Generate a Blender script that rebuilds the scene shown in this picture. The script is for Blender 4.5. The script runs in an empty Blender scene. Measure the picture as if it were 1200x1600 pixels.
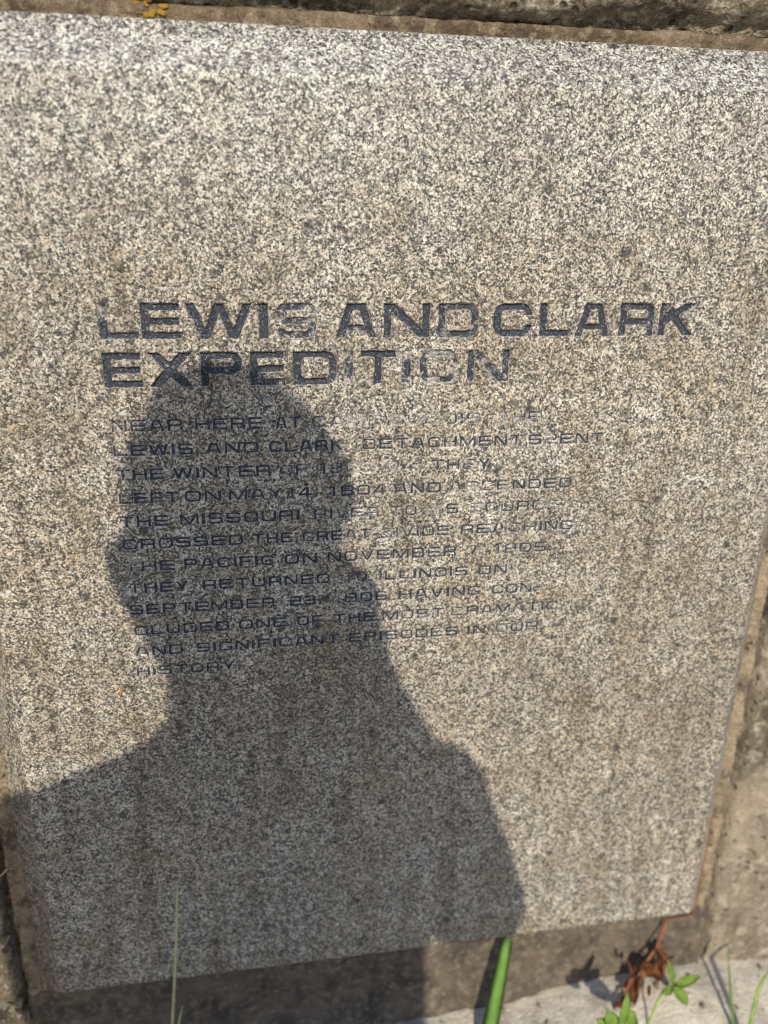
import bpy, bmesh, math, random
import numpy as np
from mathutils import Vector, Matrix

# ------------------------------------------------------------------ camera, sky, sun, exposure
SC = bpy.context.scene
COL = SC.collection
H = 0.88            # lens height above the ground: the plaque's face plane is y = 0, the lens is DIST in front of it
DIST = 0.64
FPX = 1250.0        # focal length in pixels of the 1200 x 1600 photograph
DX = np.array([0.98694628, -0.04048688, 0.15587768])     # plaque right  (camera axes: right, down, forward)
DV = np.array([-0.01555741, 0.93939084, 0.342495])       # plaque down
DN = np.array([-0.16029662, -0.34044922, 0.92649842])    # into the plaque
def slab(px, py, depth=0.0):
    """photo pixel -> (x, z) on the vertical plane y = depth"""
    r = np.array([px - 600.0, py - 800.0, FPX])
    P = r * ((DIST + depth) / (r @ DN))
    return float(P @ DX), float(H - P @ DV)
def to_world(c):
    return Vector((float(DX @ c), float(DN @ c), float(-(DV @ c))))
cam_d = bpy.data.cameras.new('camera')
cam = bpy.data.objects.new('camera', cam_d); COL.objects.link(cam)
r_ = to_world(np.array([1.0, 0, 0])); u_ = to_world(np.array([0, -1.0, 0])); b_ = to_world(np.array([0, 0, -1.0]))
cam.matrix_world = Matrix(((r_.x, u_.x, b_.x, 0), (r_.y, u_.y, b_.y, -DIST), (r_.z, u_.z, b_.z, H), (0, 0, 0, 1)))
cam_d.sensor_fit = 'VERTICAL'; cam_d.sensor_height = 36.0; cam_d.lens = FPX / 1600 * 36
cam_d.clip_start = 0.01; cam_d.clip_end = 500
cam_d.dof.use_dof = True; cam_d.dof.focus_distance = 0.66; cam_d.dof.aperture_fstop = 2.8
SC.camera = cam

SUN_DIR = Vector((0.055 / 0.64, 1.0, -0.5625)).normalized()      # the way the sunlight travels
elev = math.asin(-SUN_DIR.z)
world = bpy.data.worlds.new('World'); SC.world = world; world.use_nodes = True
wn = world.node_tree.nodes; wl = world.node_tree.links
sky = wn.new('ShaderNodeTexSky'); sky.sky_type = 'NISHITA'; sky.sun_disc = False
sky.dust_density = 0.8; sky.ozone_density = 2.5; sky.sun_elevation = elev; sky.sun_rotation = math.atan2(-SUN_DIR.x, -SUN_DIR.y)
wl.new(sky.outputs[0], wn['Background'].inputs[0]); wn['Background'].inputs[1].default_value = 0.15
sun_d = bpy.data.lights.new('sun', 'SUN'); sun_d.energy = 3.9; sun_d.angle = math.radians(0.55); sun_d.color = (1.0, 0.905, 0.735)
sun = bpy.data.objects.new('sun', sun_d); COL.objects.link(sun)
sun.rotation_euler = (-SUN_DIR).to_track_quat('Z', 'Y').to_euler(); sun.location = (-0.3, -4, 4)
SC.view_settings.view_transform = 'Standard'; SC.view_settings.look = 'None'
SC.view_settings.exposure = 0.28; SC.view_settings.gamma = 1.0; SC.view_settings.use_curve_mapping = False
SC.render.engine = 'CYCLES'
SC.cycles.filter_width = 1.0; SC.cycles.max_bounces = 5; SC.cycles.diffuse_bounces = 3; SC.cycles.glossy_bounces = 2

# ------------------------------------------------------------------ helpers
rng = np.random.default_rng(7)
random.seed(5)
_lat = rng.random((256, 256))
def vnoise(x, y):
    xi = np.floor(x).astype(int); yi = np.floor(y).astype(int)
    fx = x - xi; fy = y - yi
    fx = fx * fx * (3 - 2 * fx); fy = fy * fy * (3 - 2 * fy)
    a = _lat[xi & 255, yi & 255]; b = _lat[(xi + 1) & 255, yi & 255]
    c = _lat[xi & 255, (yi + 1) & 255]; d = _lat[(xi + 1) & 255, (yi + 1) & 255]
    return (a * (1 - fx) + b * fx) * (1 - fy) + (c * (1 - fx) + d * fx) * fy
def fbm(x, y, o=4, gain=0.5):
    s = 0; a = 1; t = 0
    for k in range(o):
        s = s + a * vnoise(x * 2 ** k + 17.3 * k, y * 2 ** k + 9.1 * k); t += a; a *= gain
    return s / t
def sstep(a, b, x):
    t = np.clip((x - a) / (b - a), 0, 1); return t * t * (3 - 2 * t)

def tag(o, label, cat=None, group=None, kind=None):
    if label: o['label'] = label
    if cat: o['category'] = cat
    if group: o['group'] = group
    if kind: o['kind'] = kind
    return o
def empty(name, loc, label, cat, group=None):
    o = bpy.data.objects.new(name, None); COL.objects.link(o); o.location = loc; o.empty_display_size = 0.05
    return tag(o, label, cat, group)
def attach(o, parent):
    if parent is not None:
        o.parent = parent
        o.matrix_parent_inverse = Matrix.Translation(parent.location).inverted()
    return o
def mesh_np(name, verts, quads, material, parent=None, smooth=True, attrs=None):
    verts = np.asarray(verts, dtype=np.float32); quads = np.asarray(quads, dtype=np.int32)
    n = quads.shape[1]
    me = bpy.data.meshes.new(name)
    me.vertices.add(len(verts)); me.vertices.foreach_set('co', verts.ravel())
    me.loops.add(quads.size); me.loops.foreach_set('vertex_index', quads.ravel())
    me.polygons.add(len(quads)); me.polygons.foreach_set('loop_start', np.arange(len(quads), dtype=np.int32) * n)
    me.polygons.foreach_set('use_smooth', np.full(len(quads), smooth))
    me.update(calc_edges=True)
    for k, a in (attrs or {}).items():
        at = me.attributes.new(k, 'FLOAT', 'POINT'); at.data.foreach_set('value', np.asarray(a, dtype=np.float32))
    me.materials.append(material)
    o = bpy.data.objects.new(name, me); COL.objects.link(o)
    return attach(o, parent)
def mesh_bm(name, bm, material, parent=None, smooth=True):
    me = bpy.data.meshes.new(name); bm.to_mesh(me); bm.free()
    for p in me.polygons: p.use_smooth = smooth
    me.materials.append(material)
    o = bpy.data.objects.new(name, me); COL.objects.link(o)
    return attach(o, parent)
def grid_quads(nu, nv):
    i = np.arange(nu * nv).reshape(nu, nv)
    return np.stack([i[:-1, :-1], i[1:, :-1], i[1:, 1:], i[:-1, 1:]], -1).reshape(-1, 4)

# ------------------------------------------------------------------ materials
class NT:
    def __init__(s, name, rough=0.8, spec=0.3):
        s.m = bpy.data.materials.new(name); s.m.use_nodes = True
        s.n = s.m.node_tree.nodes; s.l = s.m.node_tree.links; s.b = s.n['Principled BSDF']
        s.b.inputs['Roughness'].default_value = rough; s.b.inputs['Specular IOR Level'].default_value = spec
        s.tc = s.n.new('ShaderNodeTexCoord').outputs['Object']
    def put(s, sock, v):
        if isinstance(v, (int, float)): sock.default_value = v
        elif isinstance(v, (tuple, list)): sock.default_value = tuple(v) + ((1,) if len(v) == 3 and len(sock.default_value) == 4 else ())
        else: s.l.new(v, sock)
    def noise(s, scale, detail=3, rough=0.55, vec=None, out=0):
        t = s.n.new('ShaderNodeTexNoise'); t.inputs['Scale'].default_value = scale; t.inputs['Detail'].default_value = detail
        t.inputs['Roughness'].default_value = rough; s.l.new(vec or s.tc, t.inputs['Vector']); return t.outputs[out]
    def voro(s, scale, vec=None, feature='F1', out='Color', rand=1.0):
        t = s.n.new('ShaderNodeTexVoronoi'); t.feature = feature; t.inputs['Scale'].default_value = scale
        t.inputs['Randomness'].default_value = rand; s.l.new(vec or s.tc, t.inputs['Vector']); return t.outputs[out]
    def math(s, op, a, b=0.0, clamp=False):
        t = s.n.new('ShaderNodeMath'); t.operation = op; t.use_clamp = clamp
        s.put(t.inputs[0], a); s.put(t.inputs[1], b); return t.outputs[0]
    def vmath(s, op, a, b):
        t = s.n.new('ShaderNodeVectorMath'); t.operation = op; s.put(t.inputs[0], a)
        if op == 'SCALE': s.put(t.inputs['Scale'], b)
        else: s.put(t.inputs[1], b)
        return t.outputs[0]
    def ramp(s, fac, stops, interp='LINEAR'):
        t = s.n.new('ShaderNodeValToRGB'); e = t.color_ramp.elements; t.color_ramp.interpolation = interp
        while len(e) < len(stops): e.new(0.5)
        for k, (p, c) in enumerate(stops):
            e[k].position = p; e[k].color = (c, c, c, 1) if isinstance(c, (int, float)) else tuple(c) + (1,)
        s.put(t.inputs[0], fac); return t.outputs[0]
    def mix(s, fac, a, b, mode='MIX'):
        t = s.n.new('ShaderNodeMix'); t.data_type = 'RGBA'; t.blend_type = mode
        s.put(t.inputs[0], fac); s.put(t.inputs[6], a); s.put(t.inputs[7], b); return t.outputs[2]
    def sep(s, c, ch=0):
        t = s.n.new('ShaderNodeSeparateColor'); s.l.new(c, t.inputs[0]); return t.outputs[ch]
    def attr(s, name):
        t = s.n.new('ShaderNodeAttribute'); t.attribute_name = name; return t.outputs['Fac']
    def bump(s, h, dist, strength=1.0):
        t = s.n.new('ShaderNodeBump'); t.inputs['Distance'].default_value = dist; t.inputs['Strength'].default_value = strength
        s.put(t.inputs['Height'], h); s.l.new(t.outputs[0], s.b.inputs['Normal'])
    def color(s, c): s.put(s.b.inputs['Base Color'], c)

def granite(name, carved, chamfer_light=0.0):
    g = NT(name, 0.62, 0.35)
    w = g.vmath('SCALE', g.vmath('SUBTRACT', g.noise(700, 1, out=1), (0.5, 0.5, 0.5)), 0.0011)
    vec = g.vmath('ADD', g.tc, w)
    c1 = g.voro(640, vec); c2 = g.voro(1250, vec)
    a = g.sep(c1, 0); b = g.sep(c2, 1)
    clump = g.noise(105, 3, .62)
    v = g.math('ADD', g.math('MULTIPLY', a, 0.58), g.math('MULTIPLY', b, 0.42))
    v = g.math('ADD', v, g.math('MULTIPLY', g.math('SUBTRACT', clump, 0.5), 0.58))
    col = g.ramp(v, [(0.0, (.018, .019, .022)), (.25, (.032, .034, .037)), (.35, (.105, .106, .106)), (.46, (.18, .178, .170)),
                     (.56, (.285, .272, .245)), (.68, (.45, .432, .39)), (.86, (.69, .67, .625))])
    # a few larger feldspar crystals among the fine grain
    fv = g.n.new('ShaderNodeTexVoronoi'); fv.inputs['Scale'].default_value = 190; g.l.new(vec, fv.inputs['Vector'])
    fsel = g.math('MULTIPLY', g.ramp(fv.outputs['Distance'], [(.28, 1.0), (.42, 0.0)]), g.ramp(g.sep(fv.outputs['Color'], 0), [(.88, 0.0), (.92, .75)]))
    col = g.mix(fsel, col, g.ramp(g.sep(fv.outputs['Color'], 2), [(.2, (.30, .285, .25)), (.5, (.50, .47, .42)), (.8, (.62, .60, .56))]))
    # broad, soft changes of tone
    cloud = g.noise(3.6, 2, .5)
    col = g.mix(1.0, col, g.ramp(cloud, [(.30, (.86, .84, .82)), (.70, (1.10, 1.10, 1.10))]), 'MULTIPLY')
    # iron staining in broad patches; rain keeps the upper edge cleaner
    big = g.noise(7, 3, 0.6)
    if True:
        sx = g.n.new('ShaderNodeSeparateXYZ'); g.l.new(g.tc, sx.inputs[0])
        washed = g.ramp(g.math('ADD', sx.outputs[2], g.math('MULTIPLY', big, .12)), [(.90, 1.0), (1.05, 0.40)])
        tan_g = g.math('MULTIPLY', g.math('MULTIPLY', g.ramp(g.sep(c1, 2), [(.50, 0.0), (.75, 1.0)]), g.ramp(big, [(.38, .15), (.62, .8)])), washed)
        col = g.mix(tan_g, col, g.mix(1.0, col, (.90, .73, .53), 'MULTIPLY'))
        film = g.noise(24, 4, 0.65)
        col = g.mix(g.math('MULTIPLY', g.ramp(film, [(.36, 0.25), (.66, 1.0)]), washed), col, g.mix(1.0, col, (.76, .695, .615), 'MULTIPLY'))
        col = g.mix(g.math('MULTIPLY', g.ramp(film, [(.45, 0.0), (.70, .22)]), washed), col, (.158, .136, .102))
        # faint runs of dirty water down the face
        sm = g.n.new('ShaderNodeMapping'); sm.inputs['Scale'].default_value = (1, 1, .12); g.l.new(g.tc, sm.inputs['Vector'])
        run = g.noise(46, 4, .6, vec=sm.outputs[0])
        col = g.mix(g.math('MULTIPLY', g.ramp(run, [(.50, 0.0), (.72, 1.0)]), washed), col, g.mix(1.0, col, (.62, .58, .52), 'MULTIPLY'))
        if chamfer_light:     # sun and sky brightness on the top chamfer, painted as a paler, bluish tint
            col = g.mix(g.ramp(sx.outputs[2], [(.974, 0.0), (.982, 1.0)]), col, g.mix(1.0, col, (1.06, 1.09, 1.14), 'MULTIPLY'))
    # black lichen dots
    dv = g.n.new('ShaderNodeTexVoronoi'); dv.inputs['Scale'].default_value = 38; g.l.new(vec, dv.inputs['Vector'])
    dot = g.math('MULTIPLY', g.ramp(dv.outputs['Distance'], [(.08, 1.0), (.20, 0.0)]), g.ramp(g.sep(dv.outputs['Color'], 1), [(.86, 0.0), (.90, 1.0)]))
    col = g.mix(g.math('MULTIPLY', dot, 0.8), col, (.02, .02, .022))
    hgt = g.math('ADD', g.math('MULTIPLY', b, 0.5), g.noise(900, 1))
    if carved:
        st = g.attr('stain')
        fl1 = g.noise(260, 3, 0.62)
        col = g.mix(g.math('MULTIPLY', g.ramp(g.math('ADD', st, g.math('MULTIPLY', g.math('SUBTRACT', fl1, .5), 1.2)), [(.45, 0.0), (.75, 1.0)]), .82), col, (.035, .036, .04))
        p = g.attr('paint')
        fl2 = g.noise(800, 2, .65)
        fl = g.math('ADD', g.math('MULTIPLY', fl1, 0.55), g.math('MULTIPLY', fl2, 0.45))
        fac = g.math('ADD', p, g.math('MULTIPLY', g.math('SUBTRACT', fl, 0.5), 2.6))
        fac = g.ramp(fac, [(.36, 0.0), (.52, 1.0)])
        pc = g.ramp(fl2, [(.30, (.005, .006, .010)), (.52, (.010, .014, .027)), (.61, (.045, .058, .086)), (.72, (.26, .27, .28))])  # pale stops paint in gloss glints along with specks of lost paint
        # where the fill has gone the cut floor is bare, cleaner stone
        ins = g.ramp(g.math('ADD', p, 1.0), [(.35, 0.0), (.75, 1.0)])
        col = g.mix(g.math('MULTIPLY', ins, .24), col, (.50, .50, .48))
        col = g.mix(g.math('MULTIPLY', fac, .97), col, pc)
        hgt = g.math('ADD', hgt, g.math('MULTIPLY', fac, fl2))
    g.color(col)
    g.bump(hgt, 0.0006, 0.55)
    return g.m

def weathered(name, base, dark, light, scale=1.0, rough=0.9, bump=0.0012, lichen=None, lo=.38, hi=.62, fine=900, stretch=1.0, pits=0.0):
    g = NT(name, rough, 0.15)
    sm = g.n.new('ShaderNodeMapping'); sm.inputs['Scale'].default_value = (1, 1, stretch); g.l.new(g.tc, sm.inputs['Vector'])
    n1 = g.noise(14 * scale, 6, 0.65, vec=sm.outputs[0]); n2 = g.noise(60 * scale, 5, 0.65); n3 = g.noise(fine, 3, 0.7)
    col = g.mix(g.ramp(n1, [(lo, 0.0), (hi, 1.0)]), base, dark)
    col = g.mix(g.ramp(n2, [(.50, 0.0), (.72, .85)]), col, light)
    col = g.mix(.75, col, g.ramp(n3, [(.30, .25), (.50, .78), (.72, 1.25)]), 'MULTIPLY')
    if lichen:
        lm = g.math('MULTIPLY', g.ramp(g.noise(26, 3), [(.68, 0.0), (.74, .85)]), g.ramp(g.noise(160, 3), [(.40, .2), (.52, 1.0)]))
        col = g.mix(lm, col, lichen)
    g.color(col)
    if pits:
        pv = g.n.new('ShaderNodeTexVoronoi'); pv.inputs['Scale'].default_value = 95; g.l.new(g.tc, pv.inputs['Vector'])
        pit = g.math('MULTIPLY', g.ramp(pv.outputs['Distance'], [(.16, 1.0), (.34, 0.0)]), g.ramp(g.sep(pv.outputs['Color'], 0), [(.60, 0.0), (.66, 1.0)]))
        col = g.mix(g.math('MULTIPLY', pit, pits), col, g.mix(1.0, col, (.30, .28, .26), 'MULTIPLY')); g.color(col)
        n2 = g.math('SUBTRACT', n2, pit)
    h = g.math('ADD', g.math('MULTIPLY', n2, 1.2), g.math('ADD', g.math('MULTIPLY', n3, .35), g.noise(260, 4)))
    g.bump(h, bump, 0.8)
    return g.m

M_GRAN = granite('weathered_granite', False)
M_FACE = granite('weathered_granite_carved', True)
M_EDGE = granite('granite_lit_top_edge', False, 1.0)  # edge granite, its top chamfer painted lighter as if lit from above
M_MORT = weathered('brown_mortar', (.23, .175, .12), (.10, .074, .050), (.36, .285, .20), 1.8, lichen=(.26, .155, .03), bump=.0030, fine=700)
M_MORT2 = weathered('tan_mortar', (.34, .27, .185), (.13, .10, .07), (.47, .39, .28), 2.2, bump=.004, fine=650, lo=.42, hi=.62, pits=.5)
M_STONE = weathered('rough_stone', (.27, .22, .155), (.10, .08, .058), (.56, .52, .44), 1.9, bump=.008, fine=480, pits=.8)
M_SIDE = weathered('weathered_concrete', (.36, .30, .22), (.105, .086, .064), (.60, .53, .42), 1.3, bump=.005, stretch=.45, pits=.35)
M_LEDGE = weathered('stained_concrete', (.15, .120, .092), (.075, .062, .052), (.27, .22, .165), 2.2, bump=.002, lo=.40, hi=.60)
M_GROUND = weathered('pale_concrete', (.70, .63, .525), (.36, .32, .265), (.80, .75, .66), 0.8, bump=.003, lo=.44, hi=.62)

def plain(name, c1, c2, scale, rough=0.6, spec=.3, trans=0.0):
    g = NT(name, rough, spec)
    n = g.noise(scale, 4)
    g.color(g.ramp(n, [(.30, c1), (.70, c2)]))
    g.bump(n, 0.0008, .5)
    if trans:
        t = g.n.new('ShaderNodeBsdfTranslucent'); g.l.new(g.b.inputs['Base Color'].links[0].from_socket, t.inputs[0])
        mx = g.n.new('ShaderNodeMixShader'); mx.inputs[0].default_value = trans
        g.l.new(g.b.outputs[0], mx.inputs[1]); g.l.new(t.outputs[0], mx.inputs[2]); g.l.new(mx.outputs[0], g.n['Material Output'].inputs[0])
    return g.m
M_GREEN = plain('grass_green', (.13, .25, .05), (.20, .36, .08), 60, .6, .2, .35)
M_LEAF = plain('weed_leaf', (.20, .34, .06), (.42, .56, .15), 130, .6, .2, .35)
M_DRYG = plain('dry_grass', (.40, .42, .20), (.58, .55, .32), 80, .6, .3, .2)
M_TWIG = plain('dead_stem', (.10, .036, .018), (.27, .10, .045), 150, .7)
M_DEAD = plain('dead_leaf', (.32, .13, .05), (.60, .29, .13), 110, .7, .2, .25)

# ------------------------------------------------------------------ ground
gx = np.concatenate([np.linspace(-60, -1.2, 12)[:-1], np.linspace(-1.2, 1.4, 170), np.linspace(1.4, 60, 12)[1:]])
gy = np.concatenate([np.linspace(-60, -1.3, 12)[:-1], np.linspace(-1.3, 0.10, 110), np.linspace(.10, 60, 12)[1:]])
X, Y = np.meshgrid(gx, gy, indexing='ij')
near = sstep(1.9, 1.0, np.abs(X)) * sstep(-1.8, -1.0, Y)
Z = near * ((fbm(X * 9, Y * 9, 5) - .5) * 0.022 + (fbm(X * 60 + 5, Y * 60, 3) - .5) * .006) * sstep(.10, .02, Y)
Z += near * sstep(-.16, .0, Y) * (.008 + .014 * sstep(.22, .46, X))
Z -= near * 0.010 * sstep(.02, 0, np.abs(Y + .075 + .05 * (X - .4) + .02 * (fbm(X * 14, Y * 3, 3) - .5)) - .004) * sstep(.30, .45, X)
tag(mesh_np('ground', np.stack([X, Y, Z], -1).reshape(-1, 3), grid_quads(*X.shape), M_GROUND), 'pale weathered concrete paving at the foot of the granite plaque', kind='structure')

# ------------------------------------------------------------------ granite plaque
FU0, FU1, FV0, FV1 = -0.217, 0.4735, H - 0.745, H + 0.098       # flat face
CH = dict(l=0.027, r=0.026, b=0.025, t=0.034)                   # chamfer widths
BACK = 0.03                                                     # chamfer depth = plane of the joint
plaque = empty('granite_plaque', (0.128, 0.05, FV0 - .03), 'speckled grey granite plaque with chamfered edges and worn dark engraved lettering', 'plaque')

def ring_loop(o, y, n=90):
    """rectangle loop at outset o (1 = full chamfer width, in metres if <0), depth y"""
    f = lambda s: (o * CH[s] if o > 0 else o)
    l, r, b, t = FU0 - f('l'), FU1 + f('r'), FV0 - f('b'), FV1 + f('t')
    pts = []
    for k in range(n): pts.append((l + (r - l) * k / n, y, b))
    for k in range(n): pts.append((r, y, b + (t - b) * k / n))
    for k in range(n): pts.append((r - (r - l) * k / n, y, t))
    for k in range(n): pts.append((l, y, t - (t - b) * k / n))
    return np.array(pts)
prof = [(-.006, 0.0), (-.0025, .0003), (.012, .0012), (.07, .0032), (.5, .0155), (.96, BACK - .002), (1.0, BACK + .001), (1.0, .085)]
loops = []
for k, (o, y) in enumerate(prof):
    L = ring_loop(o, y)
    if 1 <= k <= 6:
        e = (fbm(L[:, 0] * 70 + k * .3, L[:, 2] * 70, 4) - .5)
        L[:, 1] += np.abs(e) * .0022 * (1.0 if k in (2, 3) else .4)
    loops.append(L)
nL = len(loops[0]); V = np.concatenate(loops); Q = []
for k in range(len(prof) - 1):
    a = np.arange(nL); b = (a + 1) % nL
    Q.append(np.stack([k * nL + a, k * nL + b, (k + 1) * nL + b, (k + 1) * nL + a], -1))
Q = np.concatenate(Q)[:, ::-1]
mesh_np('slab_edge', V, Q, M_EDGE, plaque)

# inscription: glyphs as signed distance fields, carved into a fine height field
TU0, TU1, TV0, TV1 = -0.125, 0.388, H - 0.398, H - 0.048
STEP = 0.00062
nu = int((TU1 - TU0) / STEP) + 1; nv = int((TV1 - TV0) / STEP) + 1
gu = np.linspace(TU0, TU1, nu); gv = np.linspace(TV0, TV1, nv)
UU, VV = np.meshgrid(gu, gv, indexing='ij')
edge_n = (fbm(UU * 420, VV * 420, 3) - .5)
big_n = fbm(UU * 95 + 3, VV * 95, 3)
HGT = (fbm(UU * 300, VV * 300, 3) - .5) * .00022 + (fbm(UU * 40 + 9, VV * 40, 3) - .5) * .0003
border = np.minimum(np.minimum(UU - TU0, TU1 - UU), np.minimum(VV - TV0, TV1 - VV))
HGT *= sstep(0, .006, border)
PAINT = np.full(UU.shape, -0.9); STAIN = np.full(UU.shape, -0.6); LID = np.zeros(UU.shape, dtype=np.int32)

def sd_box(x, y, x0, y0, x1, y1):
    dx = np.abs(x - (x0 + x1) / 2) - (x1 - x0) / 2; dy = np.abs(y - (y0 + y1) / 2) - (y1 - y0) / 2
    return np.hypot(np.maximum(dx, 0), np.maximum(dy, 0)) + np.minimum(np.maximum(dx, dy), 0)
def sd_rbox(x, y, x0, y0, x1, y1, r):
    r = min(r, (x1 - x0) / 2 - 1e-5, (y1 - y0) / 2 - 1e-5)
    return sd_box(x, y, x0 + r, y0 + r, x1 - r, y1 - r) - r
def glyph(ch, x, y, w, h, s):
    t = s * 0.86                                    # horizontal strokes are a little thinner
    B = lambda x0, y0, x1, y1: sd_box(x, y, x0, y0, x1, y1)
    def R(x0, y0, x1, y1, r):
        return np.maximum(sd_rbox(x, y, x0, y0, x1, y1, r), -sd_rbox(x, y, x0 + s, y0 + t, x1 - s, y1 - t, max(r - s, .12 * h)))
    def S(x0, y0, x1, y1, k=1.0):
        d = math.hypot(x1 - x0, y1 - y0); ux, uy = (x1 - x0) / d, (y1 - y0) / d
        a = (x - x0) * ux + (y - y0) * uy; b = -(x - x0) * uy + (y - y0) * ux
        q = np.maximum(np.abs(b) - s * k / 2, np.abs(a - d / 2) - d / 2 - s)
        return np.maximum(q, B(0, 0, w, h))
    U = lambda *a: np.minimum.reduce(a)
    cut = lambda a, *b: np.maximum.reduce([a] + [-k for k in b])
    r = .36 * h; m = h * .5
    if ch == 'I': return B(0, 0, w, h)
    if ch == 'L': return U(B(0, 0, s, h), B(0, 0, w, t))
    if ch == 'E': return U(B(0, 0, s, h), B(0, 0, w, t), B(0, m - t / 2, w * .96, m + t / 2), B(0, h - t, w * .98, h))
    if ch == 'F': return U(B(0, 0, s, h), B(0, m - t / 2 - .03 * h, w * .92, m + t / 2 - .03 * h), B(0, h - t, w, h))
    if ch == 'T': return U(B(w / 2 - s / 2, 0, w / 2 + s / 2, h), B(0, h - t, w, h))
    if ch == 'H': return U(B(0, 0, s, h), B(w - s, 0, w, h), B(0, m - t / 2, w, m + t / 2))
    if ch == 'N': return U(B(0, 0, s, h), B(w - s, 0, w, h), S(s * .55, h, w - s * .55, 0, 1.05))
    if ch == 'M': return U(B(0, 0, s * .9, h), B(w - s * .9, 0, w, h), S(s * .5, h, w / 2, .12 * h, .95), S(w - s * .5, h, w / 2, .12 * h, .95))
    if ch == 'W':
        return U(S(s * .5, h, .29 * w, 0), S(.29 * w, 0, w / 2, h), S(w / 2, h, .71 * w, 0), S(.71 * w, 0, w - s * .5, h))
    if ch == 'V': return U(S(s * .5, h, w / 2, 0), S(w - s * .5, h, w / 2, 0))
    if ch == 'X': return U(S(s * .6, h, w - s * .6, 0, 1.1), S(w - s * .6, h, s * .6, 0, 1.1))
    if ch == 'Y': return U(S(s * .5, h, w / 2, .42 * h), S(w - s * .5, h, w / 2, .42 * h), B(w / 2 - s / 2, 0, w / 2 + s / 2, .5 * h))
    if ch == 'K': return U(B(0, 0, s, h), S(s * .6, .42 * h, w - s * .6, h), S(.40 * w, .62 * h, w - s * .6, 0, 1.1))
    if ch == 'A': return U(S(s * .5, 0, .38 * w, h), S(w - s * .5, 0, .62 * w, h), B(.36 * w, h - t, .64 * w, h), B(.2 * w, .20 * h, .8 * w, .20 * h + t * .9))
    if ch in 'O0': return R(0, 0, w, h, r)
    if ch == 'D': return U(R(0, 0, w, h, r), cut(B(0, 0, s * 1.4, h), B(s, t, w, h - t)))
    if ch == 'C': return cut(R(0, 0, w, h, r), B(w * .55, .37 * h, w * 1.1, .63 * h))
    if ch == 'G': return U(cut(R(0, 0, w, h, r), B(w * .55, .5 * h, w * 1.1, .66 * h)), B(w * .55, m - t, w, m))
    if ch == 'S': return U(cut(R(0, m - t / 2, w, h, .26 * h), B(w * .6, m + t / 2, w * 1.1, h - t * 1.35)), cut(R(0, 0, w, m + t / 2, .26 * h), B(-.1 * w, t * 1.35, w * .4, m - t / 2)))
    if ch == 'P': return U(B(0, 0, s, h), cut(U(R(0, .36 * h, w, h, .3 * h), B(0, h - t, s * 2, h), B(0, .36 * h, s * 2, .36 * h + t))))
    if ch == 'R': return U(B(0, 0, s, h), R(0, .34 * h, w, h, .3 * h), B(0, h - t, s * 2, h), B(0, .34 * h, w - s, .34 * h + t), B(w - s * 1.05, 0, w - s * .05, .42 * h))
    if ch == 'B': return U(B(0, 0, s, h), R(0, m - t / 2, w * .96, h, .24 * h), R(0, 0, w, m + t / 2, .24 * h))
    if ch == 'U': return np.maximum(R(0, 0, w, 1.7 * h, r), B(0, 0, w, h))
    if ch == '1': return U(B(w * .55 - s / 2, 0, w * .55 + s / 2, h), S(0, .72 * h, w * .5, h, .9))
    if ch == '8': return U(R(.02 * w, m - t / 2, w * .98, h, .25 * h), R(0, 0, w, m + t / 2, .25 * h))
    if ch == '3': return cut(U(R(.02 * w, m - t / 2, w * .98, h, .25 * h), R(0, 0, w, m + t / 2, .25 * h)), B(-.1 * w, t * 1.3, .45 * w, m - t / 2), B(-.1 * w, m + t / 2, .45 * w, h - t * 1.3))
    if ch == '4': return U(B(w * .68 - s / 2, 0, w * .68 + s / 2, h), B(0, .2 * h, w, .2 * h + t), S(.06 * w, .26 * h, w * .62, h, .9))
    if ch == '5': return U(cut(R(0, 0, w, .6 * h, .25 * h), B(-.1 * w, t * 1.2, .4 * w, .6 * h - t)), B(0, .6 * h - t, s, h), B(0, h - t, w * .95, h), B(0, .6 * h - t, w * .5, .6 * h))
    if ch == '6': return U(R(0, 0, w, .58 * h, .25 * h), cut(R(0, 0, w, h, r), B(w * .5, .3 * h, w * 1.1, h - t * 1.3)))
    if ch == '7': return U(B(0, h - t, w, h), S(w - s * .6, h - t * .5, .35 * w, 0))
    if ch == '2': return U(cut(R(0, m - t / 2, w, h, .25 * h), B(-.1 * w, m + t / 2, .4 * w, h - t * 1.3), B(-.1 * w, 0, .3 * w, m + t)), cut(R(0, -h, w, m + t / 2, .25 * h), B(.3 * w, -h, 1.1 * w, m - t / 2), B(-w, -2 * h, 2 * w, 0)), B(0, 0, w, t))
    if ch in '.': return B(0, 0, s * 1.1, s * 1.1)
    if ch == ',': return S(0, -.12 * h, s, s)
    if ch == '-': return B(0, m - t / 2, w, m + t / 2)
    return B(0, 0, w, h)

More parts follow.
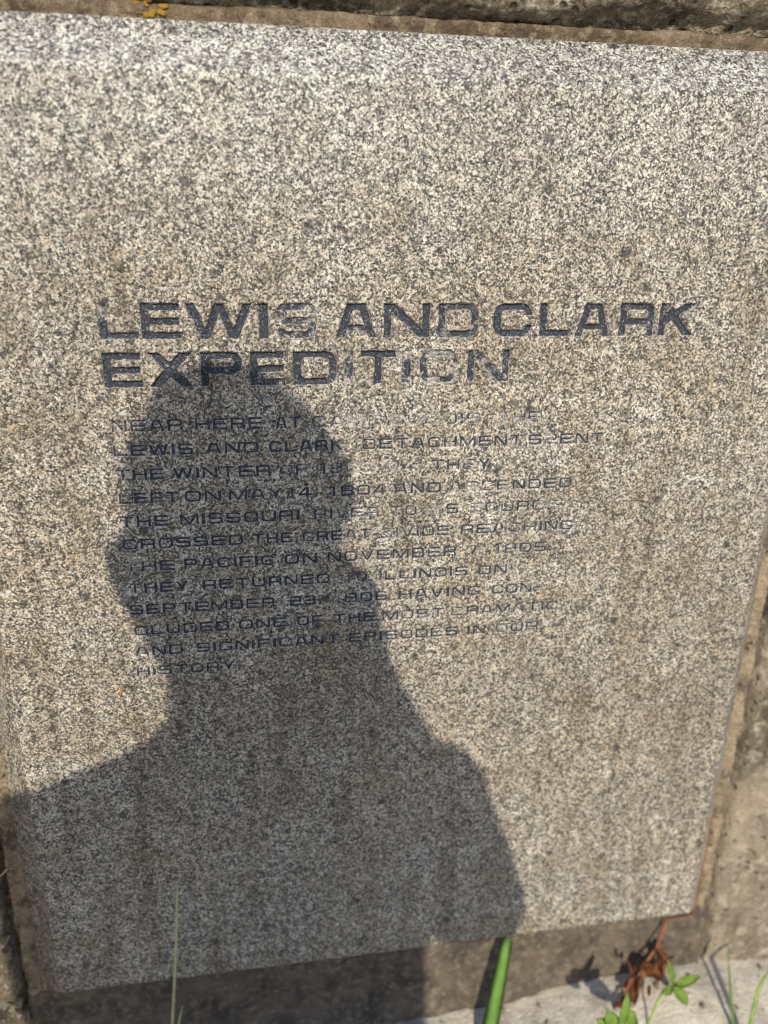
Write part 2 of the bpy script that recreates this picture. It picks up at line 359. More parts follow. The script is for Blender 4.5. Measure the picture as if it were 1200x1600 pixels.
letters = []   # (char, u0, u1, v_base, height, stroke, depth, paint, word id)
lid = 0; LID_KIND = {}
def letter(ch, u0, u1, vb, h, s, depth, paint, wid, hard=.00075):
    pad = .0022
    i0 = max(int((u0 - pad - TU0) / STEP), 0); i1 = min(int((u1 + pad - TU0) / STEP) + 2, nu)
    j0 = max(int((vb - pad - TV0) / STEP), 0); j1 = min(int((vb + h + pad - TV0) / STEP) + 2, nv)
    sl = (slice(i0, i1), slice(j0, j1))
    d = glyph(ch, UU[sl] - u0, VV[sl] - vb, u1 - u0, h, s)
    d = d + edge_n[sl] * s * .22 + (big_n[sl] - .5) * s * .10
    worn = np.clip(.45 + paint * .8, .25, 1)
    k = sstep(hard * .35, -hard, d)
    floor = depth * worn * (.82 + .5 * (big_n[sl] - .5) + .28 * edge_n[sl])
    HGT[sl] = np.maximum(HGT[sl], k * floor + (1 - k) * HGT[sl])
    inside = sstep(.0001, -.0005, d) if h > .02 else sstep(.0002, -.0004, d)   # the cut walls are bare stone
    # patchy loss of the paint fill, letter by letter
    pm = .22 + .78 * paint + (big_n[sl] - .5) * 1.5 * (1.10 - paint)
    PAINT[sl] = np.maximum(PAINT[sl], inside * pm + (1 - inside) * -.9)
    LID[sl] = np.where(d < .00045, wid, LID[sl])

def u_of(px, py): return slab(px, py)[0]
# heading: each letter with its left and right edge in the photograph and how much paint is left
HD = [(('L', 153, 215, .56), ('E', 219, 283, .92), ('W', 289.5, 394.6, .82), ('I', 404, 420, .80), ('S', 432, 495, .60),
       ('A', 525, 589, .74), ('N', 600, 673, .80), ('D', 685, 749, .60), ('C', 771.7, 833, .94), ('L', 844, 892.5, .84),
       ('A', 900, 956, .78), ('R', 969, 1024.7, .78), ('K', 1031, 1086.4, .84)),
      (('E', 159.5, 222, .88), ('X', 232, 300, .80), ('P', 313, 379, .80), ('E', 390, 446, .82), ('D', 458, 527, .82),
       ('I', 537, 553, .30), ('T', 563, 619.5, .84), ('I', 627, 643, .28), ('O', 656, 716, .44), ('N', 730.5, 796.6, .46))]
for row, yb, yt in ((0, 529, 474), (1, 604, 550)):
    vb = H - (.0886 if row == 0 else .1256); hh = .0272
    for ch, x0, x1, pt in HD[row]:
        lid += 1; LID_KIND[lid] = 'heading_letter'
        y = yb - (x0 - 153) * .0067
        letter(ch, u_of(x0, y - 25), u_of(x1, y - 25), vb, hh, .0067, .0042, pt - .05, lid, hard=.0009)
# paragraph: words with their left and right edge in the photograph, baseline pixel and remaining paint
BODY = [
 ([('NEAR', 173, 286, .62), ('HERE', 304, 411, .70), ('AT', 430, 471, .66), ('CAMP', 487, 599, .46), ('DUBOIS', 608, 752, .12), ('THE', 779, 845, .42)], 676, 661),
 ([('LEWIS', 176, 302, .80), ('AND', 321, 405, .78), ('CLARK', 420, 537, .84), ('DETACHMENT', 566, 818, .60), ('SPENT', 826, 945, .48)], 715, 692),
 ([('THE', 179.5, 256.5, .74), ('WINTER', 269.5, 424, .72), ('OF', 437, 482, .55), ('1803-04.', 499, 658, .34), ('THEY', 673.5, 767, .58)], 752, 736),
 ([('LEFT', 185, 280, .74), ('ON', 288, 346, .80), ('MAY', 357, 443, .60), ('14,', 450, 497, .66), ('1804', 514, 605, .80), ('AND', 615, 690, .76), ('ASCENDED', 701.6, 894, .58)], 791, 767),
 ([('THE', 186, 263, .88), ('MISSOURI', 281, 469, .74), ('RIVER', 490, 593, .44), ('TO', 609.5, 652, .44), ('ITS', 664, 717, .48), ('SOURCE', 733, 876, .46)], 827, 802),
 ([('CROSSED', 191, 380, .80), ('THE', 394, 457, .80), ('GREAT', 472, 580, .58), ('DIVIDE,', 594, 712, .48), ('REACHING', 719.5, 896, .62)], 864, 831),
 ([('THE', 192.5, 273, .60), ('PACIFIC', 287, 429, .74), ('ON', 444, 496, .82), ('NOVEMBER', 511.5, 713.6, .62), ('7,', 734, 752, .55), ('1805.', 772, 864, .58)], 896, 864),
 ([('THEY', 200, 295, .62), ('RETURNED', 316, 516, .72), ('TO', 537, 574, .42), ('ILLINOIS', 592, 731, .60), ('ON', 747, 793, .66)], 931, 898),
 ([('SEPTEMBER', 202, 430, .72), ('23,', 452.5, 503, .84), ('1806', 522, 606, .56), ('HAVING', 622.6, 751.6, .68), ('CON-', 768, 845, .64)], 964, 927),
 ([('CLUDED', 209, 359, .74), ('ONE', 373, 449, .86), ('OF', 464, 505.6, .80), ('THE', 521, 587, .80), ('MOST', 597.7, 695, .62), ('DRAMATIC', 706, 873, .56)], 997, 953),
 ([('AND', 210, 286, .76), ('SIGNIFICANT', 306, 531.6, .78), ('EPISODES', 544.6, 716, .64), ('IN', 730, 760, .72), ('OUR', 774, 841.5, .52)], 1026, 985),
 ([('HISTORY.', 212.5, 378, .60)], 1055, 1050)]
ADV = {'I': .26, '1': .62, 'M': 1.22, 'W': 1.3, ',': .3, '.': .3, '-': .55, 'J': .8, 'T': 1.0, 'L': .92, 'F': .94}
lr = random.Random(11)
for k, (words, ya, yz) in enumerate(BODY):
    vb = H - .1606 - .02018 * k
    for txt, x0, x1, pt in words:
        lid += 1; LID_KIND[lid] = 'engraved_word'
        y = ya + (yz - ya) * (x0 - 175) / 690 - 9; y2 = ya + (yz - ya) * (x1 - 175) / 690 - 9
        u0, u1 = u_of(x0, y), u_of(x1, y2)
        adv = [ADV.get(c, 1.0) for c in txt]; gap = .16
        tot = sum(adv) + gap * (len(txt) - 1); sc = (u1 - u0) / tot; u = u0
        for c, a in zip(txt, adv):
            p = min(max(pt + lr.uniform(-.12, .12) + .06, .04), .95)
            letter(c, u, u + a * sc, vb, .0099, .00258, .00165, p + (.08 if p > .62 else 0), lid, hard=.00060)
            u += (a + gap) * sc
# a dark chip above the paragraph and a soot streak right of it
for (px, py, rx, ry, amp) in [(330, 618, .0011, .008, 1.0), (327, 632, .0014, .004, 1.2), (842, 562, .0018, .012, .75), (825, 630, .0022, .020, .62), (808, 690, .003, .016, .62), (1075, 600, .003, .012, .42), (800, 640, .006, .006, .36)]:
    a, b = slab(px, py)
    e = ((UU - a - (VV - b) * .16) / rx) ** 2 + ((VV - b) / ry) ** 2
    STAIN = np.maximum(STAIN, amp * 1.25 * np.exp(-e * .55) - .25)

verts = np.stack([UU, HGT, VV], -1).reshape(-1, 3)
quads = grid_quads(nu, nv)[:, ::1]
flid = LID.reshape(-1)[quads]
face_id = np.where((flid > 0).sum(1) >= 2, flid.max(1), 0)
pf = PAINT.reshape(-1); sf = STAIN.reshape(-1)
def sub(name, mask):
    q = quads[mask]; ids, inv = np.unique(q, return_inverse=True)
    return mesh_np(name, verts[ids], inv.reshape(-1, 4), M_FACE, plaque, True, {'paint': pf[ids], 'stain': sf[ids]})
# plain margins of the face round the inscription
base = len(verts)
i = .006
fr = [(FU0 + i, 0, FV0 + i), (FU1 - i, 0, FV0 + i), (FU1 - i, 0, FV1 - i), (FU0 + i, 0, FV1 - i), (TU0, 0, TV0), (TU1, 0, TV0), (TU1, 0, TV1), (TU0, 0, TV1)]
mesh_np('face_margin', fr, [(0, 1, 5, 4), (1, 2, 6, 5), (2, 3, 7, 6), (3, 0, 4, 7)], M_GRAN, plaque, False)
sub('inscribed_face', face_id == 0)
for k in range(1, lid + 1):
    mk = face_id == k
    if mk.any(): sub(LID_KIND[k], mk)

# ------------------------------------------------------------------ surround: mortar joint, rough stones, base ledge
OU0, OU1, OV0, OV1 = FU0 - CH['l'], FU1 + CH['r'], FV0 - CH['b'], FV1 + CH['t']
surround = empty('stone_surround', (0.13, 0.12, 0.0), 'weathered brown stone and concrete surround framing the granite plaque', 'monument')
def relief(name, u0, u1, v0, v1, fy, material, du=.004, close=True):
    """a block front between u0..u1 and v0..v1, fy(u, v) the depth of its surface, with sides running back"""
    n = max(int((u1 - u0) / du), 2) + 1; m = max(int((v1 - v0) / du), 2) + 1
    a, b = np.meshgrid(np.linspace(u0, u1, n), np.linspace(v0, v1, m), indexing='ij')
    y = fy(a, b)
    # rim pushed back so that the block has sides
    A = np.pad(a, 1, mode='edge'); Bv = np.pad(b, 1, mode='edge'); Yv = np.pad(y, 1, constant_values=.30)
    return mesh_np(name, np.stack([A, Yv, Bv], -1).reshape(-1, 3), grid_quads(*A.shape), material, surround)
J, JS = .012, .018   # width of the mortar joint, above and at the sides
def mortar(ax):
    def fy(u, v):
        t = {'t': (v - OV1) / J, 'l': (OU0 - u) / JS, 'r': (u - OU1) / JS}[ax]
        t = np.clip(t, -.4, 1.5)
        return BACK + .001 - .002 * np.sin(np.clip(t, 0, 1) * np.pi) + .014 * sstep(.75 + .5 * (fbm(u * 40, v * 40, 3) - .5), 1.15, t) + .007 * (fbm(u * 70, v * 70, 4) - .5) * sstep(-.1, .5, t) + .003 * (fbm(u * 260, v * 260, 3) - .5) * sstep(-.1, .3, t)
    return fy
relief('mortar_strip', OU0 - JS, OU1 + JS, OV1 - .004, OV1 + J + .004, mortar('t'), M_MORT, .0022)
relief('mortar_strip', OU0 - JS - .004, OU0 + .004, OV0 - .006, OV1 - .0045, mortar('l'), M_MORT2, .0022)
relief('mortar_strip', OU1 - .004, OU1 + JS + .004, OV0 - .006, OV1 - .0045, mortar('r'), M_MORT2, .0022)
def top_y(u, v):
    e = v - (OV1 + J)
    lip = .012 * (fbm(u * 22, u * 0 + 4, 4) - .5)
    return BACK + .004 - .020 * sstep(.000, .010, e + lip) - .010 * sstep(.0, .06, e) + .030 * (fbm(u * 26, v * 26, 5) - .5) * sstep(-.002, .02, e) + .014 * (fbm(u * 120, v * 120, 3) - .5)
relief('top_stone', -.62, .88, OV1 + J - .002, OV1 + .26, top_y, M_STONE, .0035)
def side_y(sgn):
    def fy(u, v):
        e = (u - OU1 - JS) if sgn > 0 else (OU0 - JS - u)
        return BACK + .022 - .024 * sstep(.000, .010, e + .010 * (fbm(u * 0 + 3, v * 30, 3) - .5)) - .006 * sstep(.01, .06, e) + .020 * (fbm(u * 24, v * 12, 5) - .5) + .005 * (fbm(u * 90, v * 90, 3) - .5)
    return fy
relief('side_stone', OU1 + JS - .001, .88, -.02, OV1 + J - .003, side_y(1), M_SIDE, .004)
left_y = lambda u, v: side_y(-1)(u, v) - .095 * sstep(.018, .075, OU0 - JS - u)  # unseen forward bulge of the left stone, shaped to shade the left chamfer
relief('side_stone', -.62, OU0 - JS + .001, -.02, OV1 + J - .003, left_y, M_STONE, .004)
def ledge_y(u, v):
    e = OV0 - v
    return BACK + .002 - .004 * sstep(.0, .02, e) - .010 * sstep(.07, .11, e) + .009 * (fbm(u * 18, v * 26, 5) - .5) + .004 * (fbm(u * 90, v * 90, 3) - .5)
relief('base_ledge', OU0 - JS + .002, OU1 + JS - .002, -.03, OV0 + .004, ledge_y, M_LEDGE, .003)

# ------------------------------------------------------------------ plants at the foot
def tube(bm, pts, radii, seg=6):
    rings = []
    for k, p in enumerate(pts):
        p = Vector(p); t = (Vector(pts[min(k + 1, len(pts) - 1)]) - Vector(pts[max(k - 1, 0)])).normalized()
        a = t.cross(Vector((0, 1, .2))).normalized() if abs(t.y) < .9 else t.cross(Vector((1, 0, 0))).normalized()
        b = t.cross(a)
        rings.append([bm.verts.new(p + (a * math.cos(2 * math.pi * q / seg) + b * math.sin(2 * math.pi * q / seg)) * radii[k]) for q in range(seg)])
    for r0, r1 in zip(rings, rings[1:]):
        for q in range(seg): bm.faces.new((r0[q], r0[(q + 1) % seg], r1[(q + 1) % seg], r1[q]))
    bm.faces.new(rings[-1]); bm.faces.new(rings[0][::-1])
def blade(bm, pts, widths, side=Vector((1, 0, 0)), fold=.25):
    """a folded strip with a keel and thickness"""
    rows = []
    for k, p in enumerate(pts):
        p = Vector(p); t = (Vector(pts[min(k + 1, len(pts) - 1)]) - Vector(pts[max(k - 1, 0)])).normalized()
        s = (side - t * side.dot(t)).normalized(); nrm = s.cross(t).normalized(); w = widths[k] / 2
        rows.append([bm.verts.new(p - s * w), bm.verts.new(p + nrm * w * fold), bm.verts.new(p + s * w), bm.verts.new(p + nrm * (w * fold + .0004))])
    for a, b in zip(rows, rows[1:]):
        for q in range(4): bm.faces.new((a[q], a[(q + 1) % 4], b[(q + 1) % 4], b[q]))
    bm.faces.new(rows[-1])
def at(px, py, y):
    x, z = slab(px, py, y); return (x, y, z)
def path(pix, y0, y1, n=9):
    """a stem through photo pixels, from depth y0 at its first point to y1 at its last"""
    out = []
    for k in range(n):
        f = k / (n - 1) * (len(pix) - 1); q = min(int(f), len(pix) - 2); f -= q
        px = pix[q][0] * (1 - f) + pix[q + 1][0] * f; py = pix[q][1] * (1 - f) + pix[q + 1][1] * f
        out.append(at(px, py, y0 + (y1 - y0) * k / (n - 1)))
    return out
def ground_pt(px, py):
    r = np.array([px - 600.0, py - 800.0, FPX]); w = to_world(r); t = -H / w.z
    return (w.x * t, w.y * t - DIST, 0.0)
def rooted(pix, ytip, n=9):
    """a stem rising from the paving under its first pixel"""
    g = ground_pt(*pix[0]); p = path(pix, g[1], ytip, n); p[0] = (p[0][0], p[0][1], -.006); return p

# broad green blade in front of the ledge
bm = bmesh.new(); P = rooted([(752, 1668), (768, 1595), (793, 1467)], .008, 12)
blade(bm, P, [.015, .017, .019, .0195, .0195, .019, .018, .0172, .0162, .0152, .0140, .0120], Vector((1, -.1, 0)), .12)
tag(mesh_bm('grass_sprout', bm, M_GREEN), 'broad bright green grass blade leaning on the stained ledge under the plaque', 'grass')
# thin dry stalk in front of the dark lower left of the slab
bm = bmesh.new(); P = rooted([(264, 1690), (270, 1590), (275, 1480), (277, 1388)], -.012, 14)
tube(bm, P, list(np.linspace(.0022, .0008, 14)), 6)
st = mesh_bm('grass_stalk', bm, M_DRYG)
tag(st, 'thin pale dry grass stalk standing before the shaded part of the slab', 'grass')
bm = bmesh.new(); blade(bm, rooted([(272, 1680), (279, 1600), (285, 1572)], -.03, 6), [.002, .0028, .003, .0026, .0018, .0008])
tag(mesh_bm('grass_sprout', bm, M_DRYG), 'short pale grass shoot at the foot of the thin dry stalk', 'grass')
# slim blades at the right on the pale paving
bm = bmesh.new(); blade(bm, rooted([(1149, 1640), (1144, 1580), (1140, 1530), (1137, 1474)], -.005, 9), [.004, .005, .005, .0048, .0045, .004, .003, .002, .0008], Vector((1, .5, 0)))
tag(mesh_bm('grass_sprout', bm, M_GREEN), 'slim upright green grass blade on the pale paving beside the weed', 'grass')
bm = bmesh.new(); blade(bm, rooted([(1160, 1650), (1176, 1585), (1186, 1540), (1204, 1515)], -.05, 9), [.004, .006, .007, .0075, .0075, .007, .006, .004, .0015], Vector((1, .3, 0)))
tag(mesh_bm('grass_sprout', bm, M_LEAF), 'yellow-green grass blade leaning outward at the edge of the paving', 'grass')

# dead vine hanging from the joint at the lower right corner
vine = empty('dead_vine', at(965, 1575, -.03), 'rust brown dead vine with curled leaves hanging below the plaque corner', 'vine')
bm = bmesh.new()
tube(bm, path([(1041, 1436), (1032, 1462), (1026, 1480), (1008, 1505), (985, 1532), (972, 1565), (960, 1588)], .022, -.014, 16), list(.0013 + .0011 * np.abs(np.sin(np.arange(16) * 1.7))), 6)
mesh_bm('stem', bm, M_TWIG, vine)
bm = bmesh.new()
tube(bm, path([(1028, 1472), (1034, 1492), (1040, 1505), (1030, 1530)], .020, .004, 10), list(.0024 + .0010 * np.abs(np.sin(np.arange(10) * 2.1))), 6)
mesh_bm('stem', bm, M_TWIG, vine)
bm = bmesh.new()
tube(bm, path([(1041, 1437), (1062, 1434), (1083, 1429), (1090, 1400), (1096, 1365), (1101, 1335), (1108, 1300), (1113, 1275)], .024, .027, 22), list(.0006 + .0007 * np.abs(np.sin(np.arange(22) * 1.3))), 5)
mesh_bm('root', bm, M_TWIG, vine)
def leaf(bm, c, d, n, L, W, curl=.3, rows=7):
    c = Vector(c); d = Vector(d).normalized(); n = Vector(n); n = (n - d * n.dot(d)).normalized(); s = d.cross(n)
    R = []
    for k in range(rows):
        t = k / (rows - 1); w = W * (math.sin(math.pi * min(t * .93 + .04, 1)) ** .8) / 2
        bend = n * (-curl * L * t * t)
        p = c + d * L * t + bend
        R.append([bm.verts.new(p - s * w + n * w * .45), bm.verts.new(p - s * w * .5 + n * w * .12), bm.verts.new(p), bm.verts.new(p + s * w * .5 + n * w * .12), bm.verts.new(p + s * w + n * w * .45)])
    for a, b in zip(R, R[1:]):
        for q in range(4): bm.faces.new((a[q], a[q + 1], b[q + 1], b[q]))
    bmesh.ops.solidify(bm, geom=bm.faces[:], thickness=.0004)
def pix_leaf(name, base, tip, y, W, material, parent, curl=.3, up=(0, -.7, .7), dy=-.006):
    a = at(base[0], base[1], y); b = at(tip[0], tip[1], y + dy); bm = bmesh.new()
    d = Vector(b) - Vector(a); leaf(bm, a, d, up, d.length, W, curl)
    return mesh_bm(name, bm, material, parent)
pix_leaf('curled_leaf', (1002, 1506), (1012, 1556), -.004, .036, M_DEAD, vine, .5, (.5, -.7, .3))
pix_leaf('curled_leaf', (990, 1520), (1000, 1556), -.002, .014, M_TWIG, vine, -.5, (-.8, -.5, .2))
pix_leaf('curled_leaf', (1030, 1492), (1022, 1538), .004, .013, M_DEAD, vine, .3, (.3, -.8, .2))
pix_leaf('curled_leaf', (1026, 1482), (1038, 1508), .010, .012, M_TWIG, vine, -.4, (.6, -.6, .2))
pix_leaf('curled_leaf', (972, 1562), (962, 1592), -.016, .014, M_TWIG, vine, .4, (-.5, -.7, .3))
pix_leaf('curled_leaf', (982, 1560), (968, 1580), -.014, .010, M_DEAD, vine, .4, (.2, -.7, .5))

lrv = random.Random(3)
for k in range(13):
    bx = 1012 + lrv.uniform(-34, 26); by = 1500 + lrv.uniform(-16, 62); an = lrv.uniform(.6, 2.6); ln = lrv.uniform(12, 30)
    pix_leaf('curled_leaf', (bx, by), (bx + ln * math.cos(an) * .8, by + ln * math.sin(an)), lrv.uniform(-.012, .012), lrv.uniform(.006, .014), lrv.choice((M_DEAD, M_TWIG, M_TWIG)), vine, lrv.uniform(-.7, .7), (lrv.uniform(-.8, .8), -.7, lrv.uniform(0, .5)))
weed = empty('green_weed', ground_pt(1020, 1600), 'small green weed with pointed leaves beside the curled dead vine', 'weed')
bm = bmesh.new(); tube(bm, rooted([(1000, 1630), (1030, 1558), (1052, 1540)], -.022, 8), list(np.linspace(.0016, .0009, 8)), 6); mesh_bm('stem', bm, M_LEAF, weed)
pix_leaf('leaf', (1052, 1541), (1047, 1505), -.022, .008, M_LEAF, weed, .1, (0, -1, .2))
pix_leaf('leaf', (1054, 1541), (1090, 1526), -.022, .011, M_LEAF, weed, .25, (0, -.5, .9), -.008)
pix_leaf('leaf', (1052, 1542), (1075, 1568), -.026, .014, M_LEAF, weed, .2, (0, -.6, .8), -.02)
pix_leaf('leaf', (1050, 1543), (1036, 1552), -.024, .010, M_LEAF, weed, .2, (0, -.6, .8))
weed2 = empty('green_weed', ground_pt(965, 1625), 'low cluster of green leaves sprouting where the dead vine meets the paving', 'weed')
for b, t, w in [((962, 1612), (950, 1580), .017), ((968, 1608), (984, 1556), .010), ((972, 1615), (992, 1580), .020), ((960, 1618), (935, 1592), .016), ((975, 1620), (1003, 1602), .020)]:
    pix_leaf('leaf', b, t, -.085, w, M_LEAF, weed2, .2, (0, -.6, .8), .012)
# grit and crumbs of mortar gathered along the foot of the ledge
bm = bmesh.new(); gr = random.Random(21)
for k in range(170):
    x = gr.uniform(-.30, .75); y = .012 - abs(gr.gauss(0, .05)); r = gr.choice((.001, .0014, .002, .003, .0042)) * gr.uniform(.7, 1.2)
    zz = float(Z[np.abs(gx - x).argmin(), np.abs(gy - y).argmin()])
    bmesh.ops.create_icosphere(bm, subdivisions=1, radius=r, matrix=Matrix.Translation((x, y, zz + r * .3)) @ Matrix.Rotation(gr.uniform(0, 6), 4, 'Z') @ Matrix.Rotation(gr.uniform(0, 3), 4, 'X') @ Matrix.Diagonal((1, gr.uniform(.6, 1.3), gr.uniform(.4, .8), 1)))
tag(mesh_bm('grit', bm, M_SIDE, None, False), 'loose grit and mortar crumbs on the paving below the ledge', 'grit', kind='stuff')
# rust-coloured speck clinging to the face
bm = bmesh.new(); a = at(188, 1074, -.0012); b = at(189, 1090, -.0012)
tube(bm, [a, at(190, 1079, -.002), at(187.5, 1085, -.0016), b], [.0008, .0013, .0010, .0004], 6)
tag(mesh_bm('seed_husk', bm, M_DEAD), 'tiny rust orange seed husk clinging to the granite left of the text', 'seed husk')
# crusts of orange lichen on the joint above the plaque
M_LICH = plain('orange_lichen', (.20, .115, .02), (.30, .18, .04), 300, .9, .1)
for (px, py, w, lab) in [(236, 13, .012, 'dull orange lichen crust on the mortar joint above the plaque')]:
    bm = bmesh.new(); lr2 = random.Random(int(px))
    for k in range(26):
        a = lr2.uniform(0, 6.28); q = math.sqrt(lr2.random()); c = at(px, py, BACK - .001)
        bmesh.ops.create_icosphere(bm, subdivisions=1, radius=1, matrix=Matrix.Translation((c[0] + w * q * math.cos(a), c[1], c[2] + w * .45 * q * math.sin(a))) @ Matrix.Diagonal((lr2.uniform(.001, .0032), .0007, lr2.uniform(.001, .0024), 1)))
    tag(mesh_bm('lichen', bm, M_LICH), lab, 'lichen')
# stray straw at the left joint
bm = bmesh.new(); tube(bm, path([(-6, 1372), (4, 1366), (11, 1358)], .022, .012, 5), [.0008] * 5, 5)
tag(mesh_bm('straw', bm, M_DRYG), 'short bent straw stuck in the joint at the left of the plaque', 'straw')

# ------------------------------------------------------------------ the photographer, kneeling behind the lens, whose shadow falls on the plaque
SX = SUN_DIR.x / SUN_DIR.y; SZ = SUN_DIR.z / SUN_DIR.y
def sh(u, v, D):
    """point at distance D before the face whose shadow falls on (u, H + v)"""
    return Vector((u - SX * D, -D, H + v - SZ * D))
M_SKIN = plain('skin', (.42, .25, .17), (.52, .33, .23), 30, .5)
M_SHIRT = plain('shirt_cotton', (.06, .08, .13), (.08, .10, .16), 300, .9, .1)
M_TROU = plain('trouser_denim', (.04, .05, .09), (.07, .08, .13), 400, .9, .1)
M_HAIR = plain('hair', (.02, .014, .01), (.05, .035, .025), 250, .5)
M_SHOE = plain('shoe_leather', (.03, .022, .018), (.05, .04, .03), 100, .5)
M_PHONE = plain('phone_glass', (.012, .012, .014), (.02, .02, .022), 20, .15, .5)
M_EYE = plain('eye', (.6, .6, .6), (.7, .7, .7), 20, .2)
M_LIP = plain('lip', (.36, .15, .12), (.40, .18, .15), 40, .5)
class Blob:
    """capsules and ellipsoids fused by a voxel remesh into one continuous surface"""
    def __init__(s): s.bm = bmesh.new()
    def cap(s, a, b, ra, rb, n=7, seg=20):
        a = Vector(a); b = Vector(b)
        t = (b - a).normalized(); q = t.to_track_quat('Z', 'Y')
        R = []
        L = (b - a).length
        prof = [(-ra * math.cos(k * math.pi / 2 / 5), ra * math.sin(k * math.pi / 2 / 5)) for k in range(1, 6)]
        prof += [(L * k / n, ra + (rb - ra) * k / n) for k in range(1, n)]
        prof += [(L + rb * math.sin(k * math.pi / 2 / 5), rb * math.cos(k * math.pi / 2 / 5)) for k in range(0, 5)]
        for z, r in prof:
            R.append([s.bm.verts.new(a + q @ Vector((r * math.cos(2 * math.pi * j / seg), r * math.sin(2 * math.pi * j / seg), z))) for j in range(seg)])
        for x, y in zip(R, R[1:]):
            for j in range(seg): s.bm.faces.new((x[j], x[(j + 1) % seg], y[(j + 1) % seg], y[j]))
        s.bm.faces.new(R[0][::-1]); s.bm.faces.new(R[-1])
    def ell(s, c, r, rot=None, seg=24):
        M = Matrix.Translation(Vector(c)) @ (rot or Matrix.Identity(4)) @ Matrix.Diagonal((r[0], r[1], r[2], 1))
        bmesh.ops.create_uvsphere(s.bm, u_segments=seg, v_segments=seg // 2, radius=1, matrix=M)
    def build(s, name, material, parent, vox=.007, it=6):
        me = bpy.data.meshes.new(name); s.bm.to_mesh(me); s.bm.free()
        o = bpy.data.objects.new(name, me); COL.objects.link(o)
        m = o.modifiers.new('r', 'REMESH'); m.mode = 'VOXEL'; m.voxel_size = vox; m.use_smooth_shade = True
        m2 = o.modifiers.new('s', 'SMOOTH'); m2.factor = .5; m2.iterations = it
        dg = bpy.context.evaluated_depsgraph_get(); dg.update()
        new = bpy.data.meshes.new_from_object(o.evaluated_get(dg))
        o.modifiers.clear(); o.data = new; bpy.data.meshes.remove(me)
        new.materials.clear(); new.materials.append(material)
        for p in new.polygons: p.use_smooth = True
        return attach(o, parent)
person = empty('person', (0, -1.05, 0), 'kneeling person in dark shirt and jeans holding up a phone before the plaque', 'person')
DH = .90
pitch = Matrix.Rotation(math.radians(-26), 4, 'X') @ Matrix.Rotation(math.radians(-14), 4, 'Y')    # head bowed to the phone, tilted sideways
def build_person():
    skull = sh(-.020, -.222, DH); jaw = sh(-.038, -.318, DH - .03); neck0 = sh(-.015, -.415, DH + .03); chest = sh(.005, -.60, DH + .04)
    hp = lambda x, y, z: skull + (pitch.to_3x3() @ Vector((x, y, z)))
    shL = sh(-.216, -.570, DH + .02); shR = sh(.151, -.552, DH + .02)
    elL = sh(-.218, -.85, DH - .08); elR = sh(.224, -.715, DH - .10)
    lens = Vector((0, -DIST, H))
    fw = -b_; rt = r_; up = u_
    pc = lens - fw * .008 + rt * (-.024) - up * .060           # phone centre: lens at its upper corner
    hR = sh(.070, -.338, DIST + .062); hL = pc - rt * .055 - up * .075 - fw * .016
    wrR = sh(.092, -.412, DIST + .09); wrL = hL - rt * .03 - up * .09 - fw * .05
    pel = Vector((-.085, -1.03, .47)); hipL = pel + Vector((-.09, 0, -.02)); hipR = pel + Vector((.09, 0, -.02))
    knL = Vector((-.13, -.97, .06)); knR = Vector((.13, -.97, .06)); anL = Vector((-.13, -1.38, .06)); anR = Vector((.13, -1.38, .06))
    b = Blob()
    b.ell(skull, (.084, .092, .094))
    b.ell(jaw, (.070, .070, .086), pitch); b.ell(sh(-.036, -.290, DH + .03), (.086, .06, .075))
    b.ell(hp(0, .082, -.055), (.012, .018, .024), pitch)                       # nose
    b.ell(hp(0, .062, -.120), (.032, .022, .022), pitch)                       # chin
    for s in (-1, 1): b.ell(sh(-.113, -.290, DH) if s < 0 else sh(.068, -.206, DH), (.012, .020, .036), pitch)   # ears
    for s in (-1, 1): b.ell(hp(s * .034, .074, -.018), (.026, .014, .009), pitch)     # brow
    b.cap(jaw + Vector((.02, -.03, -.02)), neck0, .064, .074); b.cap(neck0, chest, .068, .12)
    b.cap(chest, pel, .125, .13); b.cap(shL, shR, .055, .055)
    for S, E, W, HH, sg in ((shL, elL, wrL, hL, -1), (shR, elR, wrR, hR, 1)):
        b.cap(S, E, .052, .046); b.cap(E, W, .046, .034); b.cap(W, HH, .033, .034)
        # palm and five fingers closed on the phone
        palm = HH + rt * sg * .018
        b.ell(palm, (.020, .036, .040))
        edge = pc + rt * sg * .041
        for q in range(4):
            k1 = edge - up * (-.01 + q * .021) + rt * sg * .012 - fw * .006
            k2 = k1 + fw * .022 - rt * sg * .006; k3 = k2 - rt * sg * (.026 - .003 * abs(q - 1)) + fw * .002
            b.cap(palm - up * (q * .010 - .015), k1, .010, .009, 3, 10); b.cap(k1, k2, .009, .0085, 3, 10); b.cap(k2, k3, .0085, .0075, 3, 10)
        t1 = palm + up * .030 - fw * .012; t2 = t1 + up * .026 - rt * sg * .020
        b.cap(palm, t1, .013, .011, 3, 10); b.cap(t1, t2, .011, .009, 3, 10)
    for h_, k_, a_ in ((hipL, knL, anL), (hipR, knR, anR)):
        b.cap(h_, k_, .075, .052); b.cap(k_, a_, .052, .035); b.cap(a_, a_ + Vector((0, -.10, -.01)), .035, .03)
    b.cap(hR, sh(.030, -.318, DIST + .075), .022, .018); b.cap(hR, sh(.088, -.312, DIST + .07), .024, .018); b.cap(hR, sh(.066, -.308, DIST + .07), .022, .017)
    b.ell(sh(-.070, -.275, DH), (.047, .05, .060))
    b.build('body', M_SKIN, person, .0065, 3)
    c = Blob()                                                                 # short-sleeved shirt
    c.cap(chest + Vector((0, 0, .02)), pel + Vector((0, 0, .03)), .160, .168); c.cap(shL, shR, .068, .070)
    c.cap(neck0 + Vector((0, -.01, -.06)), chest, .075, .14)
    c.cap(neck0 + Vector((-.03, 0, -.072)), shL, .050, .062); c.cap(neck0 + Vector((.02, 0, -.06)), shR, .060, .062)
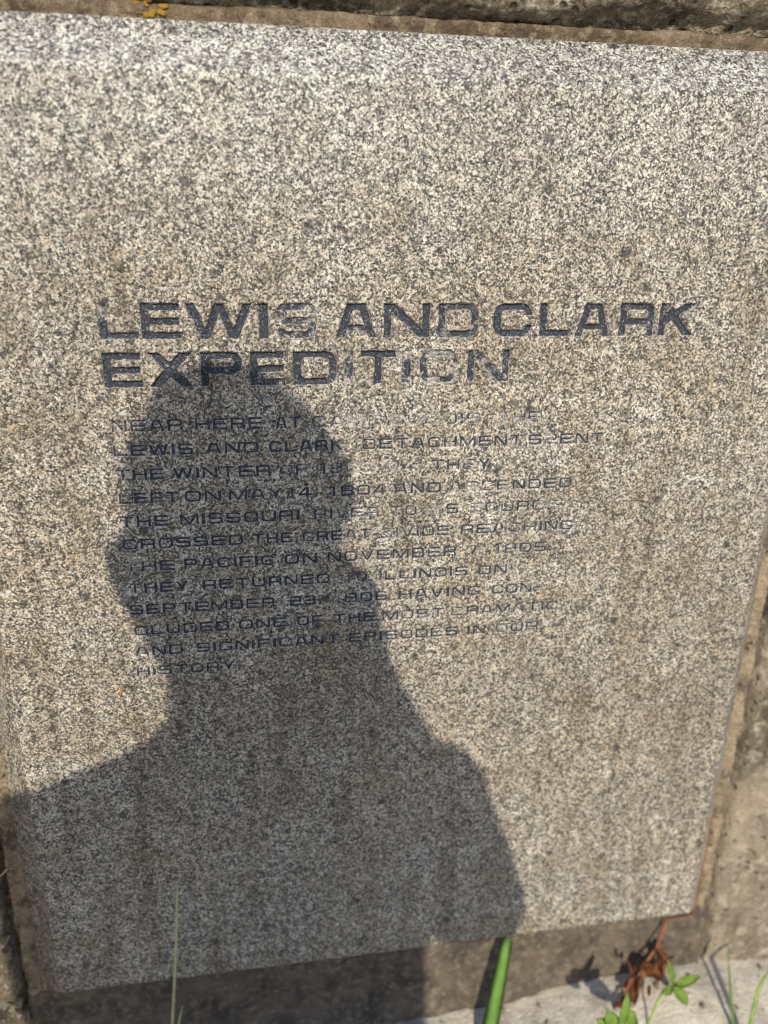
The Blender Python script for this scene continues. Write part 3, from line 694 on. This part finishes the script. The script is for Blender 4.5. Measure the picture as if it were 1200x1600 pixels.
    c.ell(chest + Vector((-.01, 0, -.06)), (.175, .12, .17))
    c.cap(shL, shL + (elL - shL) * .72, .066, .060); c.cap(shR, shR + (elR - shR) * .92, .070, .056)
    c.build('shirt', M_SHIRT, person, .008, 4)
    c = Blob()
    c.ell(pel, (.175, .125, .11))
    for h_, k_, a_ in ((hipL, knL, anL), (hipR, knR, anR)):
        c.cap(h_, k_, .090, .064); c.cap(k_, a_, .062, .050)
    c.build('trousers', M_TROU, person, .009, 4)
    for k_, a_ in ((knL, anL), (knR, anR)):
        c = Blob(); c.cap(a_ + Vector((0, -.03, .005)), a_ + Vector((0, -.06, .0)), .046, .044); c.cap(a_ + Vector((0, -.08, .03)), a_ + Vector((0, -.05, -.015)), .040, .042)
        c.build('shoe', M_SHOE, person, .008, 3)
    c = Blob()
    c.ell(sh(-.016, -.222, DH + .01), (.093, .094, .097)); c.ell(skull + Vector((0, .022, .036)), (.068, .080, .055)); c.ell(sh(-.034, -.275, DH + .04), (.078, .05, .06))
    c.build('hair', M_HAIR, person, .006, 2)
    for s in (-1, 1):
        bm = bmesh.new(); bmesh.ops.create_uvsphere(bm, u_segments=16, v_segments=8, radius=.0115, matrix=Matrix.Translation(hp(s * .034, .078, -.036))); mesh_bm('eye', bm, M_EYE, person)
    bm = bmesh.new(); bmesh.ops.create_uvsphere(bm, u_segments=16, v_segments=8, radius=1, matrix=Matrix.Translation(hp(0, .083, -.098)) @ pitch @ Matrix.Diagonal((.024, .008, .008, 1))); mesh_bm('mouth', bm, M_LIP, person)
    # phone
    ph = empty('phone', pc, 'dark glass phone held up in both hands by the kneeling person', 'phone')
    Rm = Matrix(((r_.x, u_.x, b_.x, pc.x), (r_.y, u_.y, b_.y, pc.y), (r_.z, u_.z, b_.z, pc.z), (0, 0, 0, 1)))
    bm = bmesh.new(); bmesh.ops.create_cube(bm, size=1, matrix=Matrix.Diagonal((.072, .147, .0078, 1)))
    bmesh.ops.bevel(bm, geom=[e for e in bm.edges if abs((e.verts[0].co - e.verts[1].co).z) > .005], offset=.010, segments=5, affect='EDGES')
    bmesh.ops.transform(bm, matrix=Rm, verts=bm.verts[:]); mesh_bm('case', bm, M_PHONE, ph, False)
    bm = bmesh.new(); bmesh.ops.create_cube(bm, size=1, matrix=Rm @ Matrix.Translation((0, 0, .0042)) @ Matrix.Diagonal((.066, .141, .0006, 1))); mesh_bm('screen', bm, M_PHONE, ph, False)
    for k in range(2):
        bm = bmesh.new(); bmesh.ops.create_cone(bm, cap_ends=True, segments=24, radius1=.007, radius2=.007, depth=.0015, matrix=Rm @ Matrix.Translation((.024, .060 - .019 * k, -.0045))); mesh_bm('lens', bm, M_PHONE, ph)
build_person()
